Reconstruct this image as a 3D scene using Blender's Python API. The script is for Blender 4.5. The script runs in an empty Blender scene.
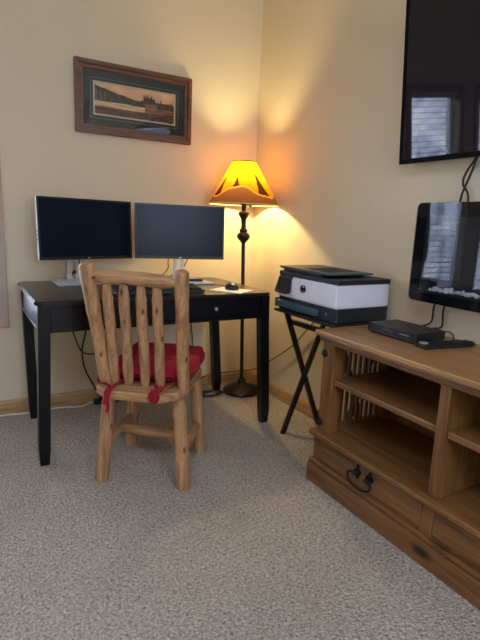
import bpy, bmesh, math, random
from mathutils import Vector, Matrix, Euler, noise as mnoise
random.seed(7)
PI = math.pi
scene = bpy.context.scene
COL = scene.collection

# ------------------------------------------------------------------ camera
F_PX, YAW, PITCH, ROLL = 485.604, 0.525705, 0.197162, 0.0406627
CAM = Vector((-1.742055, -2.873435, 1.108616))
fwd = Vector((math.sin(YAW)*math.cos(PITCH), math.cos(YAW)*math.cos(PITCH), -math.sin(PITCH)))
rt = Vector((math.cos(YAW), -math.sin(YAW), 0)); up = rt.cross(fwd)
r2 = math.cos(ROLL)*rt + math.sin(ROLL)*up
u2 = -math.sin(ROLL)*rt + math.cos(ROLL)*up
cd = bpy.data.cameras.new('camera'); cam = bpy.data.objects.new('camera', cd); COL.objects.link(cam)
cd.sensor_fit = 'VERTICAL'; cd.sensor_height = 36.0; cd.sensor_width = 27.0
cd.lens = F_PX/640*36.0; cd.clip_start = 0.02
m = Matrix((r2, u2, -fwd)).transposed().to_4x4(); m.translation = CAM
cam.matrix_world = m
scene.camera = cam

# ------------------------------------------------------------------ materials
def srgb(r, g, b):
    f = lambda c: (c/255/12.92) if c/255 <= .04045 else ((c/255+.055)/1.055)**2.4
    return (f(r), f(g), f(b), 1)
def new_mat(name):
    mt = bpy.data.materials.new(name); mt.use_nodes = True
    nt = mt.node_tree; nt.nodes.clear()
    out = nt.nodes.new('ShaderNodeOutputMaterial')
    return mt, nt, out
def principled(nt, out, **k):
    b = nt.nodes.new('ShaderNodeBsdfPrincipled'); nt.links.new(b.outputs[0], out.inputs[0])
    for n, v in k.items(): b.inputs[n.replace('_', ' ')].default_value = v
    return b
def coords(nt, scale=(1, 1, 1), kind='Object'):
    tc = nt.nodes.new('ShaderNodeTexCoord'); mp = nt.nodes.new('ShaderNodeMapping')
    mp.inputs['Scale'].default_value = scale
    nt.links.new(tc.outputs[kind], mp.inputs[0]); return mp.outputs[0]
def noise(nt, vec, scale, detail=3, rough=.55, dist=0):
    n = nt.nodes.new('ShaderNodeTexNoise'); n.inputs['Scale'].default_value = scale
    n.inputs['Detail'].default_value = detail; n.inputs['Roughness'].default_value = rough
    n.inputs['Distortion'].default_value = dist
    nt.links.new(vec, n.inputs['Vector']); return n.outputs[0]
def ramp(nt, fac, stops):
    r = nt.nodes.new('ShaderNodeValToRGB'); e = r.color_ramp.elements
    e[0].position, e[0].color = stops[0]; e[1].position, e[1].color = stops[-1]
    for p, c in stops[1:-1]:
        q = e.new(p); q.color = c
    nt.links.new(fac, r.inputs[0]); return r.outputs[0]
def mixc(nt, a, b, fac, mode='MULTIPLY'):
    x = nt.nodes.new('ShaderNodeMix'); x.data_type = 'RGBA'; x.blend_type = mode
    if isinstance(fac, (int, float)): x.inputs[0].default_value = fac
    else: nt.links.new(fac, x.inputs[0])
    for s, v in ((6, a), (7, b)):
        if isinstance(v, tuple): x.inputs[s].default_value = v
        else: nt.links.new(v, x.inputs[s])
    return x.outputs[2]
def bump(nt, b, h, strength, dist):
    bp = nt.nodes.new('ShaderNodeBump'); bp.inputs['Strength'].default_value = strength
    bp.inputs['Distance'].default_value = dist
    nt.links.new(h, bp.inputs['Height']); nt.links.new(bp.outputs[0], b.inputs['Normal'])
def simple(name, col, rough=.5, metal=0., spec=.5, bump_s=0, bump_scale=200, var=.06, coat=0.):
    mt, nt, out = new_mat(name); b = principled(nt, out, Roughness=rough, Metallic=metal)
    b.inputs['Specular IOR Level'].default_value = spec
    b.inputs['Coat Weight'].default_value = coat
    v = coords(nt); n = noise(nt, v, 35, 3)
    c = ramp(nt, n, [(.3, tuple(x*(1-var) for x in col[:3])+(1,)), (.7, tuple(min(1, x*(1+var)) for x in col[:3])+(1,))])
    nt.links.new(c, b.inputs['Base Color'])
    if bump_s: bump(nt, b, noise(nt, v, bump_scale, 2), bump_s, .002)
    return mt
def wood(name, light, dark, axis=2, rough=.45, scale=1., knots=.0, deep=None, coat=.0):
    """grain stretched along one axis, with darker streaks and knots"""
    mt, nt, out = new_mat(name); b = principled(nt, out, Roughness=rough)
    b.inputs['Coat Weight'].default_value = coat; b.inputs['Coat Roughness'].default_value = .25
    s = [26*scale]*3; s[axis] = 1.6*scale
    v = coords(nt, tuple(s))
    g = noise(nt, v, 1.6, 5, .62, .4)
    c1 = ramp(nt, g, [(.28, dark), (.5, tuple((light[i]*.65+dark[i]*.35) for i in range(3))+(1,)), (.7, light)])
    s2 = [110*scale]*3; s2[axis] = 5*scale
    f = noise(nt, coords(nt, tuple(s2)), 1.5, 3, .6)
    c2 = ramp(nt, f, [(.33, (.62, .55, .5, 1)), (.55, (1, 1, 1, 1))])
    c = mixc(nt, c1, c2, .7)
    if knots:
        s3 = [14.]*3; s3[axis] = 6.
        vo = nt.nodes.new('ShaderNodeTexVoronoi'); vo.inputs['Scale'].default_value = knots
        nt.links.new(coords(nt, tuple(s3)), vo.inputs['Vector'])
        k = ramp(nt, vo.outputs['Distance'], [(.06, deep or (.25, .16, .1, 1)), (.2, (1, 1, 1, 1))])
        c = mixc(nt, c, k, .9)
    nt.links.new(c, b.inputs['Base Color'])
    bump(nt, b, f, .25, .002)
    return mt
M = {}
WALLC = srgb(226, 213, 183)
def wall_mat(name, col):
    mt, nt, out = new_mat(name); b = principled(nt, out, Roughness=.75)
    b.inputs['Specular IOR Level'].default_value = .25
    v = coords(nt); n = noise(nt, v, 3, 3)
    c = ramp(nt, n, [(.3, tuple(x*.97 for x in col[:3])+(1,)), (.7, col)])
    nt.links.new(c, b.inputs['Base Color'])
    bump(nt, b, noise(nt, v, 70, 4, .6), .12, .004)
    return mt
M['wall'] = wall_mat('cream_wall_paint', WALLC)
M['ceiling'] = wall_mat('white_ceiling_paint', (.78, .76, .72, 1))
# carpet
mt, nt, out = new_mat('speckled_carpet'); b = principled(nt, out, Roughness=1.0)
b.inputs['Specular IOR Level'].default_value = .05
b.inputs['Sheen Weight'].default_value = .15
v = coords(nt)
n1 = noise(nt, v, 98, 4, .74, .4); n2 = noise(nt, v, 1.7, 4, .6, .5)
vo = nt.nodes.new('ShaderNodeTexVoronoi'); vo.inputs['Scale'].default_value = 135; nt.links.new(v, vo.inputs['Vector'])
c = ramp(nt, n1, [(.34, srgb(140, 124, 104)), (.43, srgb(210, 195, 172)), (.53, srgb(234, 220, 197)), (.62, srgb(254, 246, 230))])
c = mixc(nt, c, ramp(nt, n2, [(.36, (.84, .83, .82, 1)), (.60, (1, 1, 1, 1))]), .8)
c = mixc(nt, c, ramp(nt, vo.outputs['Distance'], [(.3, (1, 1, 1, 1)), (.85, (.55, .52, .50, 1))]), .45)
nt.links.new(c, b.inputs['Base Color'])
mx = nt.nodes.new('ShaderNodeMath'); mx.operation = 'SUBTRACT'; nt.links.new(n1, mx.inputs[0]); nt.links.new(vo.outputs['Distance'], mx.inputs[1])
bump(nt, b, mx.outputs[0], 1.0, .016)
M['carpet'] = mt
M['trimwood'] = wood('honey_pine_baseboard', srgb(205, 170, 118), srgb(170, 128, 80), 0, .5)
M['trimwood_y'] = wood('honey_pine_baseboard_right', srgb(205, 170, 118), srgb(170, 128, 80), 1, .5)
M['casing'] = simple('pinkish_beige_casing_paint', srgb(190, 168, 152), .6)
M['black_lacquer'] = simple('black_brown_lacquer', (.0032, .0038, .006, 1), .33, spec=.35, coat=.1)
M['desktop'] = simple('black_lacquer_top', (.010, .008, .0075, 1), .30, coat=.15)
for ax, n in ((0, 'x'), (1, 'y'), (2, 'z')):
    M['log_'+n] = wood('peeled_log_pine_'+n, srgb(206, 160, 112), srgb(126, 88, 56), ax, .5, 1.2, 1.6, srgb(70, 44, 26), .12)
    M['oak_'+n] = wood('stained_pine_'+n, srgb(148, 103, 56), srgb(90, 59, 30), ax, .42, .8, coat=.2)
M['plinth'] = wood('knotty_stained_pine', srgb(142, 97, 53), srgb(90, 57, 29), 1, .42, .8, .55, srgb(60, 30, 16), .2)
M['oak_top'] = wood('pine_top_painted_light', srgb(184, 138, 84), srgb(138, 96, 54), 1, .38, .8, coat=.3)  # same finish as the fronts, lightened to paint in light from above
M['red'] = simple('red_cushion_fabric', srgb(146, 27, 44), .85, bump_s=.35, bump_scale=420, spec=.2)
M['bronze'] = simple('dark_bronze_metal', (.030, .027, .025, 1), .32, .6)
M['iron'] = simple('black_iron', (.008, .008, .009, 1), .5, .3)
M['black_plastic'] = simple('black_plastic', (.009, .009, .010, 1), .4)
M['black_matte'] = simple('matte_black_plastic', (.012, .012, .013, 1), .7)
M['bezel_black'] = simple('satin_black_bezel', (.004, .004, .005, 1), .6, spec=.08)
M['gloss_black'] = simple('gloss_black_plastic', (.006, .006, .007, 1), .25, spec=.3)
M['dark_teal'] = simple('dark_teal_plastic', srgb(58, 82, 92), .4)
M['printer_black'] = simple('charcoal_printer_plastic', srgb(30, 33, 38), .5)
M['printer_white'] = simple('pale_grey_printer_plastic', srgb(228, 228, 234), .45, var=.02)
M['silver'] = simple('silver_metal', (.66, .67, .70, 1), .35, .35)
M['silver_side'] = simple('silver_plastic', (.45, .47, .5, 1), .35, .3)
M['white'] = simple('white_plastic', (.75, .74, .72, 1), .5, var=.02)
M['dark_wood'] = wood('dark_walnut_tray_stand', srgb(52, 34, 28), srgb(26, 17, 15), 2, .4)
M['tray_top'] = simple('dark_tray_top', srgb(30, 24, 24), .4)
M['cord_black'] = simple('black_cord_rubber', (.01, .01, .011, 1), .5)
M['cord_white'] = simple('white_cord_rubber', (.8, .78, .74, 1), .5)
M['cord_brown'] = simple('brown_cord_rubber', srgb(110, 82, 62), .5)
M['frame_wood'] = wood('walnut_picture_frame', srgb(128, 82, 48), srgb(78, 46, 26), 0, .4, 1, coat=.3)
M['mat_board'] = simple('dark_green_mat_board', srgb(34, 46, 48), .9, var=.03)
M['cream_card'] = simple('cream_card', srgb(206, 190, 160), .9, var=.02)
M['knob'] = simple('brushed_nickel', (.42, .40, .38, 1), .3, .9)
M['blind'] = simple('white_blind_slat', (.75, .76, .78, 1), .5, var=.02)
M['crystal'] = simple('clear_grey_crystal', (.88, .87, .85, 1), .12, spec=.9)
def glass_mat(name, ior=1.5, rough=.0, tint=(1, 1, 1, 1)):
    mt, nt, out = new_mat(name)
    # Schlick reflectance, the same from both faces of the thin pane
    lw = nt.nodes.new('ShaderNodeLayerWeight'); lw.inputs[0].default_value = .5; pw = nt.nodes.new('ShaderNodeMath'); pw.operation = 'POWER'
    nt.links.new(lw.outputs['Facing'], pw.inputs[0]); pw.inputs[1].default_value = 5
    f0 = ((ior-1)/(ior+1))**2
    fr = nt.nodes.new('ShaderNodeMath'); fr.operation = 'MULTIPLY_ADD'
    nt.links.new(pw.outputs[0], fr.inputs[0]); fr.inputs[1].default_value = 1-f0; fr.inputs[2].default_value = f0
    tr = nt.nodes.new('ShaderNodeBsdfTransparent'); tr.inputs[0].default_value = tint
    gl = nt.nodes.new('ShaderNodeBsdfGlossy'); gl.inputs['Roughness'].default_value = rough
    v = coords(nt); n = noise(nt, v, 4, 1)
    bp = nt.nodes.new('ShaderNodeBump'); bp.inputs['Strength'].default_value = .02; bp.inputs['Distance'].default_value = .002
    nt.links.new(n, bp.inputs['Height']); nt.links.new(bp.outputs[0], gl.inputs['Normal'])
    mx = nt.nodes.new('ShaderNodeMixShader')
    nt.links.new(fr.outputs[0], mx.inputs[0]); nt.links.new(tr.outputs[0], mx.inputs[1]); nt.links.new(gl.outputs[0], mx.inputs[2])
    nt.links.new(mx.outputs[0], out.inputs[0]); return mt
M['glass'] = glass_mat('clear_window_glass')
M['smoked_glass'] = glass_mat('smoked_fire_glass', 1.33, .03, (.86, .87, .9, 1))
M['picture_glass'] = glass_mat('picture_glass', 1.5, .01)
def screen_mat(name, col, rough, ior):
    mt, nt, out = new_mat(name); b = principled(nt, out, Roughness=rough, IOR=ior)
    v = coords(nt); n = noise(nt, v, 5, 1)
    nt.links.new(ramp(nt, n, [(.3, col), (.7, tuple(c*1.06 for c in col[:3])+(1,))]), b.inputs['Base Color']); return mt
M['tv_screen'] = screen_mat('glossy_tv_screen', (.008, .005, .013, 1), .03, 1.45)
M['monitor_screen'] = screen_mat('satin_monitor_screen', (.0045, .010, .022, 1), .24, 1.25)
# vertex-coloured pigments (printed picture, painted lampshade)
def pigment(name, attr, rough=.8):
    mt, nt, out = new_mat(name); b = principled(nt, out, Roughness=rough)
    a = nt.nodes.new('ShaderNodeVertexColor'); a.layer_name = attr
    n = noise(nt, coords(nt), 160, 2)
    c = mixc(nt, a.outputs[0], ramp(nt, n, [(.3, (.8, .8, .8, 1)), (.7, (1, 1, 1, 1))]), .5)
    nt.links.new(c, b.inputs['Base Color']); return mt
M['print'] = pigment('lake_print', 'pigment')
mt, nt, out = new_mat('painted_shade_cloth')
a = nt.nodes.new('ShaderNodeVertexColor'); a.layer_name = 'pigment'
df = nt.nodes.new('ShaderNodeBsdfDiffuse'); tl = nt.nodes.new('ShaderNodeBsdfTranslucent')
c = mixc(nt, a.outputs[0], ramp(nt, noise(nt, coords(nt), 120, 3), [(.3, (.86, .86, .86, 1)), (.7, (1, 1, 1, 1))]), .6)
nt.links.new(c, df.inputs[0]); nt.links.new(c, tl.inputs[0])
mx = nt.nodes.new('ShaderNodeMixShader'); mx.inputs[0].default_value = .36
nt.links.new(df.outputs[0], mx.inputs[1]); nt.links.new(tl.outputs[0], mx.inputs[2]); nt.links.new(mx.outputs[0], out.inputs[0])
M['shade'] = mt
mt, nt, out = new_mat('glowing_bulb'); em = nt.nodes.new('ShaderNodeEmission')
em.inputs[0].default_value = (1, .66, .32, 1); em.inputs[1].default_value = 12
tr = nt.nodes.new('ShaderNodeBsdfTransparent'); ad = nt.nodes.new('ShaderNodeAddShader')   # clear glass bulb round the glowing filament
nt.links.new(em.outputs[0], ad.inputs[0]); nt.links.new(tr.outputs[0], ad.inputs[1]); nt.links.new(ad.outputs[0], out.inputs[0])
M['bulb'] = mt

# ------------------------------------------------------------------ mesh helpers
class G:
    def __init__(self): self.bm = bmesh.new()
    def _new(self, bm2, mtx=None):
        if mtx is not None: bm2.transform(mtx)
        me = bpy.data.meshes.new('tmp'); bm2.to_mesh(me); bm2.free()
        self.bm.from_mesh(me); bpy.data.meshes.remove(me); return self
    def box(self, x0, x1, y0, y1, z0, z1, bev=.0, seg=2, mtx=None):
        b = bmesh.new(); bmesh.ops.create_cube(b, size=1)
        lo = (min(x0, x1), min(y0, y1), min(z0, z1)); hi = (max(x0, x1), max(y0, y1), max(z0, z1))
        for v in b.verts:
            v.co = Vector([lo[i] if v.co[i] < 0 else hi[i] for i in range(3)])
        if bev: bmesh.ops.bevel(b, geom=b.edges[:], offset=bev, segments=seg, affect='EDGES', profile=.5)
        return self._new(b, mtx)
    def hexa(self, bot, top, bev=0.):
        """8-corner block: bottom ring of 4 points, top ring of 4"""
        b = bmesh.new(); vs = [b.verts.new(p) for p in list(bot)+list(top)]
        for f in ((3, 2, 1, 0), (4, 5, 6, 7), (0, 1, 5, 4), (1, 2, 6, 5), (2, 3, 7, 6), (3, 0, 4, 7)):
            b.faces.new([vs[i] for i in f])
        bmesh.ops.recalc_face_normals(b, faces=b.faces[:])
        if bev: bmesh.ops.bevel(b, geom=b.edges[:], offset=bev, segments=2, affect='EDGES')
        return self._new(b)
    def prism(self, poly, z0, z1, bev=0., mtx=None, seg=2):
        """poly in xy extruded z0..z1, then mtx"""
        b = bmesh.new(); lo = [b.verts.new((x, y, z0)) for x, y in poly]; hi = [b.verts.new((x, y, z1)) for x, y in poly]
        n = len(poly); b.faces.new(lo[::-1]); b.faces.new(hi)
        for i in range(n): b.faces.new((lo[i], lo[(i+1) % n], hi[(i+1) % n], hi[i]))
        bmesh.ops.recalc_face_normals(b, faces=b.faces[:])
        if bev:
            ed = [e for e in b.edges if abs(e.verts[0].co.z-e.verts[1].co.z) < 1e-6]
            bmesh.ops.bevel(b, geom=ed, offset=bev, segments=seg, affect='EDGES')
        return self._new(b, mtx)
    def tube(self, pts, rad, seg=10, smooth=0, cap=True, flat=None, wob=0., seed=0):
        pts = [Vector(p) for p in pts]
        if not hasattr(rad, '__len__'): rad = [rad]*len(pts)
        if smooth:
            P, R = [], []
            n = len(pts)
            for i in range(n-1):
                p0, p1, p2, p3 = pts[max(i-1, 0)], pts[i], pts[i+1], pts[min(i+2, n-1)]
                for k in range(smooth):
                    t = k/smooth
                    P.append(.5*((2*p1)+(p2-p0)*t+(2*p0-5*p1+4*p2-p3)*t*t+(3*p1-p0-3*p2+p3)*t**3))
                    R.append(rad[i]*(1-t)+rad[i+1]*t)
            P.append(pts[-1]); R.append(rad[-1]); pts, rad = P, R
        b = bmesh.new(); rings = []; prev = None
        for i, p in enumerate(pts):
            t = (pts[min(i+1, len(pts)-1)]-pts[max(i-1, 0)]).normalized()
            if prev is None:
                a = Vector((0, 0, 1)) if abs(t.z) < .9 else Vector((1, 0, 0))
                n1 = (a - t*a.dot(t)).normalized()
            else:
                n1 = (prev - t*prev.dot(t)); n1 = n1.normalized() if n1.length > 1e-6 else t.orthogonal().normalized()
            prev = n1; n2 = t.cross(n1); ring = []
            for k in range(seg):
                a = 2*PI*k/seg; rr = rad[i]
                if wob: rr *= 1+wob*mnoise.noise(Vector((math.cos(a)*.9+seed*7.3, math.sin(a)*.9, i*.35+seed*3.1)))
                d = n1*math.cos(a)*(flat if flat else 1)+n2*math.sin(a)
                ring.append(b.verts.new(p+d*rr))
            rings.append(ring)
        for i in range(len(rings)-1):
            for k in range(seg):
                b.faces.new((rings[i][k], rings[i][(k+1) % seg], rings[i+1][(k+1) % seg], rings[i+1][k]))
        if cap:
            b.faces.new(rings[0][::-1]); b.faces.new(rings[-1])
        bmesh.ops.recalc_face_normals(b, faces=b.faces[:])
        return self._new(b)
    def lathe(self, prof, center=(0, 0, 0), seg=32, mtx=None):
        b = bmesh.new(); rings = []
        for r, z in prof:
            rings.append([b.verts.new((max(r, 1e-4)*math.cos(2*PI*k/seg), max(r, 1e-4)*math.sin(2*PI*k/seg), z)) for k in range(seg)])
        for i in range(len(rings)-1):
            for k in range(seg):
                b.faces.new((rings[i][k], rings[i][(k+1) % seg], rings[i+1][(k+1) % seg], rings[i+1][k]))
        b.faces.new(rings[0][::-1]); b.faces.new(rings[-1])
        bmesh.ops.recalc_face_normals(b, faces=b.faces[:])
        b.transform(Matrix.Translation(center))
        return self._new(b, mtx)
    def obj(self, name, mat, parent=None, world=False, smooth=False, mtx=None):
        if mtx is not None: self.bm.transform(mtx)
        if world and parent is not None:
            w = Matrix(); q = parent
            while q is not None: w = q.matrix_basis @ w; q = q.parent
            self.bm.transform(w.inverted())
        me = bpy.data.meshes.new(name); self.bm.to_mesh(me); self.bm.free()
        o = bpy.data.objects.new(name, me); COL.objects.link(o); me.materials.append(M[mat] if isinstance(mat, str) else mat)
        if smooth:
            for p in me.polygons: p.use_smooth = True
            try: me.set_sharp_from_angle(angle=math.radians(38))
            except Exception: pass
        if parent is not None: o.parent = parent
        return o
def thing(name, label, cat, loc=(0, 0, 0), rz=0., group=None, rot=None):
    o = bpy.data.objects.new(name, None); COL.objects.link(o); o.empty_display_size = .1
    o.location = loc; o.rotation_euler = rot if rot else (0, 0, rz)
    return tag(o, label, cat, group)
def tag(o, label, cat, group=None):
    o['label'] = label; o['category'] = cat
    if group: o['group'] = group
    return o
def struct(o): o['kind'] = 'structure'; return o

# ------------------------------------------------------------------ room shell
XL, YB, ZC = -4.6, -5.2, 2.75
T = .12
struct(G().box(XL-T, T, YB-T, T, -.1, 0).obj('floor', 'carpet'))
ADDED_SKY = (-2.75, -1.55, -4.0, -2.6)     # skylight opening added to the unseen ceiling for light from above
struct(G().box(0, T, YB-T, T, 0, ZC).obj('wall_right', 'wall'))
def ceiling():
    g = G(); x0, x1, y0, y1 = ADDED_SKY
    g.box(XL-T, x0, YB-T, T, ZC, ZC+.1); g.box(x1, T, YB-T, T, ZC, ZC+.1)
    g.box(x0, x1, YB-T, y0, ZC, ZC+.1); g.box(x0, x1, y1, T, ZC, ZC+.1)
    struct(g.obj('ceiling', 'ceiling'))
ceiling()
WIN = []   # (axis, plane, inward sign, a0, a1, z0, z1)
def holed_wall(name, axis, inner, outer, a0, a1, holes):
    """wall slab along one axis, with rectangular openings"""
    g = G()
    def add(p, q, z0, z1):
        if q-p < 1e-4 or z1-z0 < 1e-4: return
        if axis == 'x': g.box(p, q, inner, outer, z0, z1)
        else: g.box(inner, outer, p, q, z0, z1)
    cur = a0
    for (h0, h1, z0, z1) in sorted(holes):
        add(cur, h0, 0, ZC); add(h0, h1, 0, z0); add(h0, h1, z1, ZC); cur = h1
    add(cur, a1, 0, ZC)
    struct(g.obj(name, 'wall'))
H_LEFT = [(-2.16, -1.588, .555, 1.93), (-3.10, -2.42, .555, 1.93)]
H_REAR = [(-1.75, -.5, .95, 2.42)]
holed_wall('wall_left', 'x', 0, T, XL-T, 0, H_LEFT)
holed_wall('wall_outer', 'y', XL-T, XL, YB, 0, [])
holed_wall('wall_rear', 'x', YB-T, YB, XL-T, T, H_REAR)
def window(name, axis, inner, out_sign, hole, cols):
    """casing boards round an opening, sash bars and one pane"""
    h0, h1, z0, z1 = hole
    def bx(g, p, q, d0, d1, za, zb, bev=.003):
        a, b_ = inner+out_sign*d0, inner+out_sign*d1
        if axis == 'x': g.box(p, q, a, b_, za, zb, bev)
        else: g.box(a, b_, p, q, za, zb, bev)
    w = .055; g = G()
    bx(g, h0-w, h0, -.018, 0, z0-w, z1+w); bx(g, h1, h1+w, -.018, 0, z0-w, z1+w)
    bx(g, h0, h1, -.018, 0, z0-w, z0); bx(g, h0, h1, -.018, 0, z1, z1+w)
    fr = struct(g.obj(name, 'casing'))
    g = G(); s = .035
    bx(g, h0, h0+s, .05, .09, z0, z1); bx(g, h1-s, h1, .05, .09, z0, z1)
    bx(g, h0+s, h1-s, .05, .09, z0, z0+s); bx(g, h0+s, h1-s, .05, .09, z1-s, z1)
    for i in range(1, cols):
        c_ = h0+(h1-h0)*i/cols; bx(g, c_-s/2, c_+s/2, .05, .09, z0+s, z1-s)
    g.obj('sash', 'white', fr)
    g = G(); bx(g, h0+s*.6, h1-s*.6, .068, .073, z0+s*.6, z1-s*.6, 0); g.obj('pane', 'glass', fr)
    # daylight portal: guides sky sampling only, gives no light of its own
    ld = bpy.data.lights.new(name+'_daylight', 'AREA'); ld.shape = 'RECTANGLE'; ld.size = h1-h0; ld.size_y = z1-z0
    ld.cycles.is_portal = True
    lo = bpy.data.objects.new(name+'_daylight', ld); COL.objects.link(lo)
    mid = (h0+h1)/2; pl = inner+out_sign*.1
    if axis == 'x':
        lo.location = (mid, pl, (z0+z1)/2); d = Vector((0, -out_sign, 0))
    else:
        lo.location = (pl, mid, (z0+z1)/2); d = Vector((-out_sign, 0, 0))
    lo.rotation_euler = d.to_track_quat('-Z', 'Y').to_euler()
window('window_1', 'x', 0, 1, H_LEFT[0], 1)
window('window_2', 'x', 0, 1, H_LEFT[1], 1)
window('window_3', 'x', YB, -1, H_REAR[0], 2)
def added_skylight():  # added out of view to brighten the foreground carpet and console top
    x0, x1, y0, y1 = ADDED_SKY; w_ = .06
    g = G(); g.box(x0-w_, x0, y0-w_, y1+w_, ZC-.018, ZC-.0005); g.box(x1, x1+w_, y0-w_, y1+w_, ZC-.018, ZC-.0005)
    g.box(x0, x1, y0-w_, y0, ZC-.018, ZC-.0005); g.box(x0, x1, y1, y1+w_, ZC-.018, ZC-.0005)
    fr = struct(g.obj('window_4', 'casing'))
    G().box(x0, x1, y0, y1, ZC+.060, ZC+.066).obj('pane', 'glass', fr)
    ld = bpy.data.lights.new('window_4_daylight', 'AREA'); ld.shape = 'RECTANGLE'; ld.size = x1-x0; ld.size_y = y1-y0; ld.cycles.is_portal = True
    lo = bpy.data.objects.new('window_4_daylight', ld); COL.objects.link(lo); lo.location = ((x0+x1)/2, (y0+y1)/2, ZC+.09)
added_skylight()
def blind(hole, tilt, label):
    h0, h1, z0, z1 = hole
    t = thing('window_blind', label, 'blind', ((h0+h1)/2, .025, z0))
    g = G(); z = z0+.03
    while z < z1-.06:
        c_ = math.cos(tilt)*.020; s_ = math.sin(tilt)*.020
        g.hexa([(h0+.006, .025-c_, z-s_), (h1-.006, .025-c_, z-s_), (h1-.006, .025+c_, z+s_), (h0+.006, .025+c_, z+s_)],
               [(h0+.006, .025-c_, z-s_+.0025), (h1-.006, .025-c_, z-s_+.0025), (h1-.006, .025+c_, z+s_+.0025), (h0+.006, .025+c_, z+s_+.0025)])
        z += .044
    g.obj('slats', 'blind', t, True)
    G().box(h0+.004, h1-.004, .004, .046, z1-.045, z1-.002, .003).obj('head_rail', 'blind', t, True)
    g = G()
    for f in (.18, .82):
        x = h0+(h1-h0)*f; g.tube([(x, .003, z0+.03), (x, .003, z1-.04)], .0012, 5)
    g.obj('lift_cord', 'cord_white', t, True)
blind(H_LEFT[0], .10, 'white slatted blind in the narrow window left of the desk')
blind(H_LEFT[1], .10, 'white slatted blind in the window farther left along the wall')

def baseboard(name, along, a0, a1, mat):
    pr = [(0, 0), (.014, 0), (.014, .062), (.011, .072), (.006, .083), (0, .083)]   # depth, height
    g = G()
    if along == 'x':
        mt_ = Matrix(((0, 0, 1, 0), (-1, 0, 0, 0), (0, 1, 0, 0), (0, 0, 0, 1)))
        g.prism(pr, a0, a1, mtx=mt_)
    else:
        mt_ = Matrix(((-1, 0, 0, 0), (0, 0, 1, 0), (0, 1, 0, 0), (0, 0, 0, 1)))
        g.prism(pr, a0, a1, mtx=mt_)
    struct(g.obj(name, mat))
baseboard('baseboard_left', 'x', XL, 0, 'trimwood')
baseboard('baseboard_right', 'y', YB, -.0141, 'trimwood_y')

# ------------------------------------------------------------------ desk
DX0, DX1, DY0, DY1 = -1.49, -.31, -.75, -.05
desk = thing('writing_desk', 'black lacquered writing desk with one drawer standing in the room corner', 'desk', ((DX0+DX1)/2, (DY0+DY1)/2, 0))
ch = .03
poly = [(DX0+ch, DY0), (DX1-ch, DY0), (DX1, DY0+ch), (DX1, DY1-ch), (DX1-ch, DY1), (DX0+ch, DY1), (DX0, DY1-ch), (DX0, DY0+ch)]
G().prism(poly, .735, .755, .006, seg=3).obj('tabletop', 'desktop', desk, True)
LX0, LX1, LY0, LY1 = -1.477, -.322, -.732, -.085
g = G()
g.box(LX0+.05, LX1-.05, LY0+.006, LY0+.028, .615, .735, .002)
g.box(LX0+.05, LX1-.05, LY1-.028, LY1-.006, .615, .735, .002)
g.box(LX0+.006, LX0+.028, LY0+.05, LY1-.05, .615, .735, .002)
g.box(LX1-.028, LX1-.006, LY0+.05, LY1-.05, .615, .735, .002)
# bead line along the foot of the apron
g.box(LX0+.05, LX1-.05, LY0+.001, LY0+.008, .617, .630, .003)
g.box(LX0+.001, LX0+.008, LY0+.05, LY1-.05, .617, .630, .003)
g.obj('apron', 'black_lacquer', desk, True)
dr = G().box(-1.28, -.52, LY0-.004, LY0+.012, .636, .728, .004).obj('drawer', 'black_lacquer', desk, True)
for kx in (-1.178, -.65):
    mt_ = Matrix.Translation((kx, LY0-.004, .682)) @ Matrix.Rotation(PI/2, 4, 'X')
    k = G().lathe([(.005, 0), (.004, .009), (.007, .012), (.0105, .016), (.0112, .020), (.008, .024), (.002, .026)], seg=20, mtx=mt_).obj('knob', 'knob', dr, True, True)
    k['label'] = 'small nickel drawer knob'
def desk_leg(x0, x1, y0, y1, dx, dy):
    w0, w1 = (x1-x0)/2, (y1-y0)/2; cx, cy = (x0+x1)/2, (y0+y1)/2
    g = G(); levels = [(.735, 0, 1), (.60, .1, 1), (.075, .95, .98), (.0, 1, .76)]
    for (za, fa, sa), (zb, fb, sb) in zip(levels, levels[1:]):
        def ring(z, f, s): return [(cx+dx*f+a*w0*s, cy+dy*f+b_*w1*s, z) for a, b_ in ((-1, -1), (1, -1), (1, 1), (-1, 1))]
        g.hexa(ring(zb, fb, sb), ring(za, fa, sa))
    bmesh.ops.remove_doubles(g.bm, verts=g.bm.verts[:], dist=1e-5)
    g.obj('leg', 'black_lacquer', desk, True)
desk_leg(LX0, LX0+.05, LY0, LY0+.05, -.016, .022)
desk_leg(LX1-.05, LX1, LY0, LY0+.05, .052, .022)
desk_leg(LX0, LX0+.05, LY1-.05, LY1, .012, 0)
desk_leg(LX1-.05, LX1, LY1-.05, LY1, .045, 0)

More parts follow.
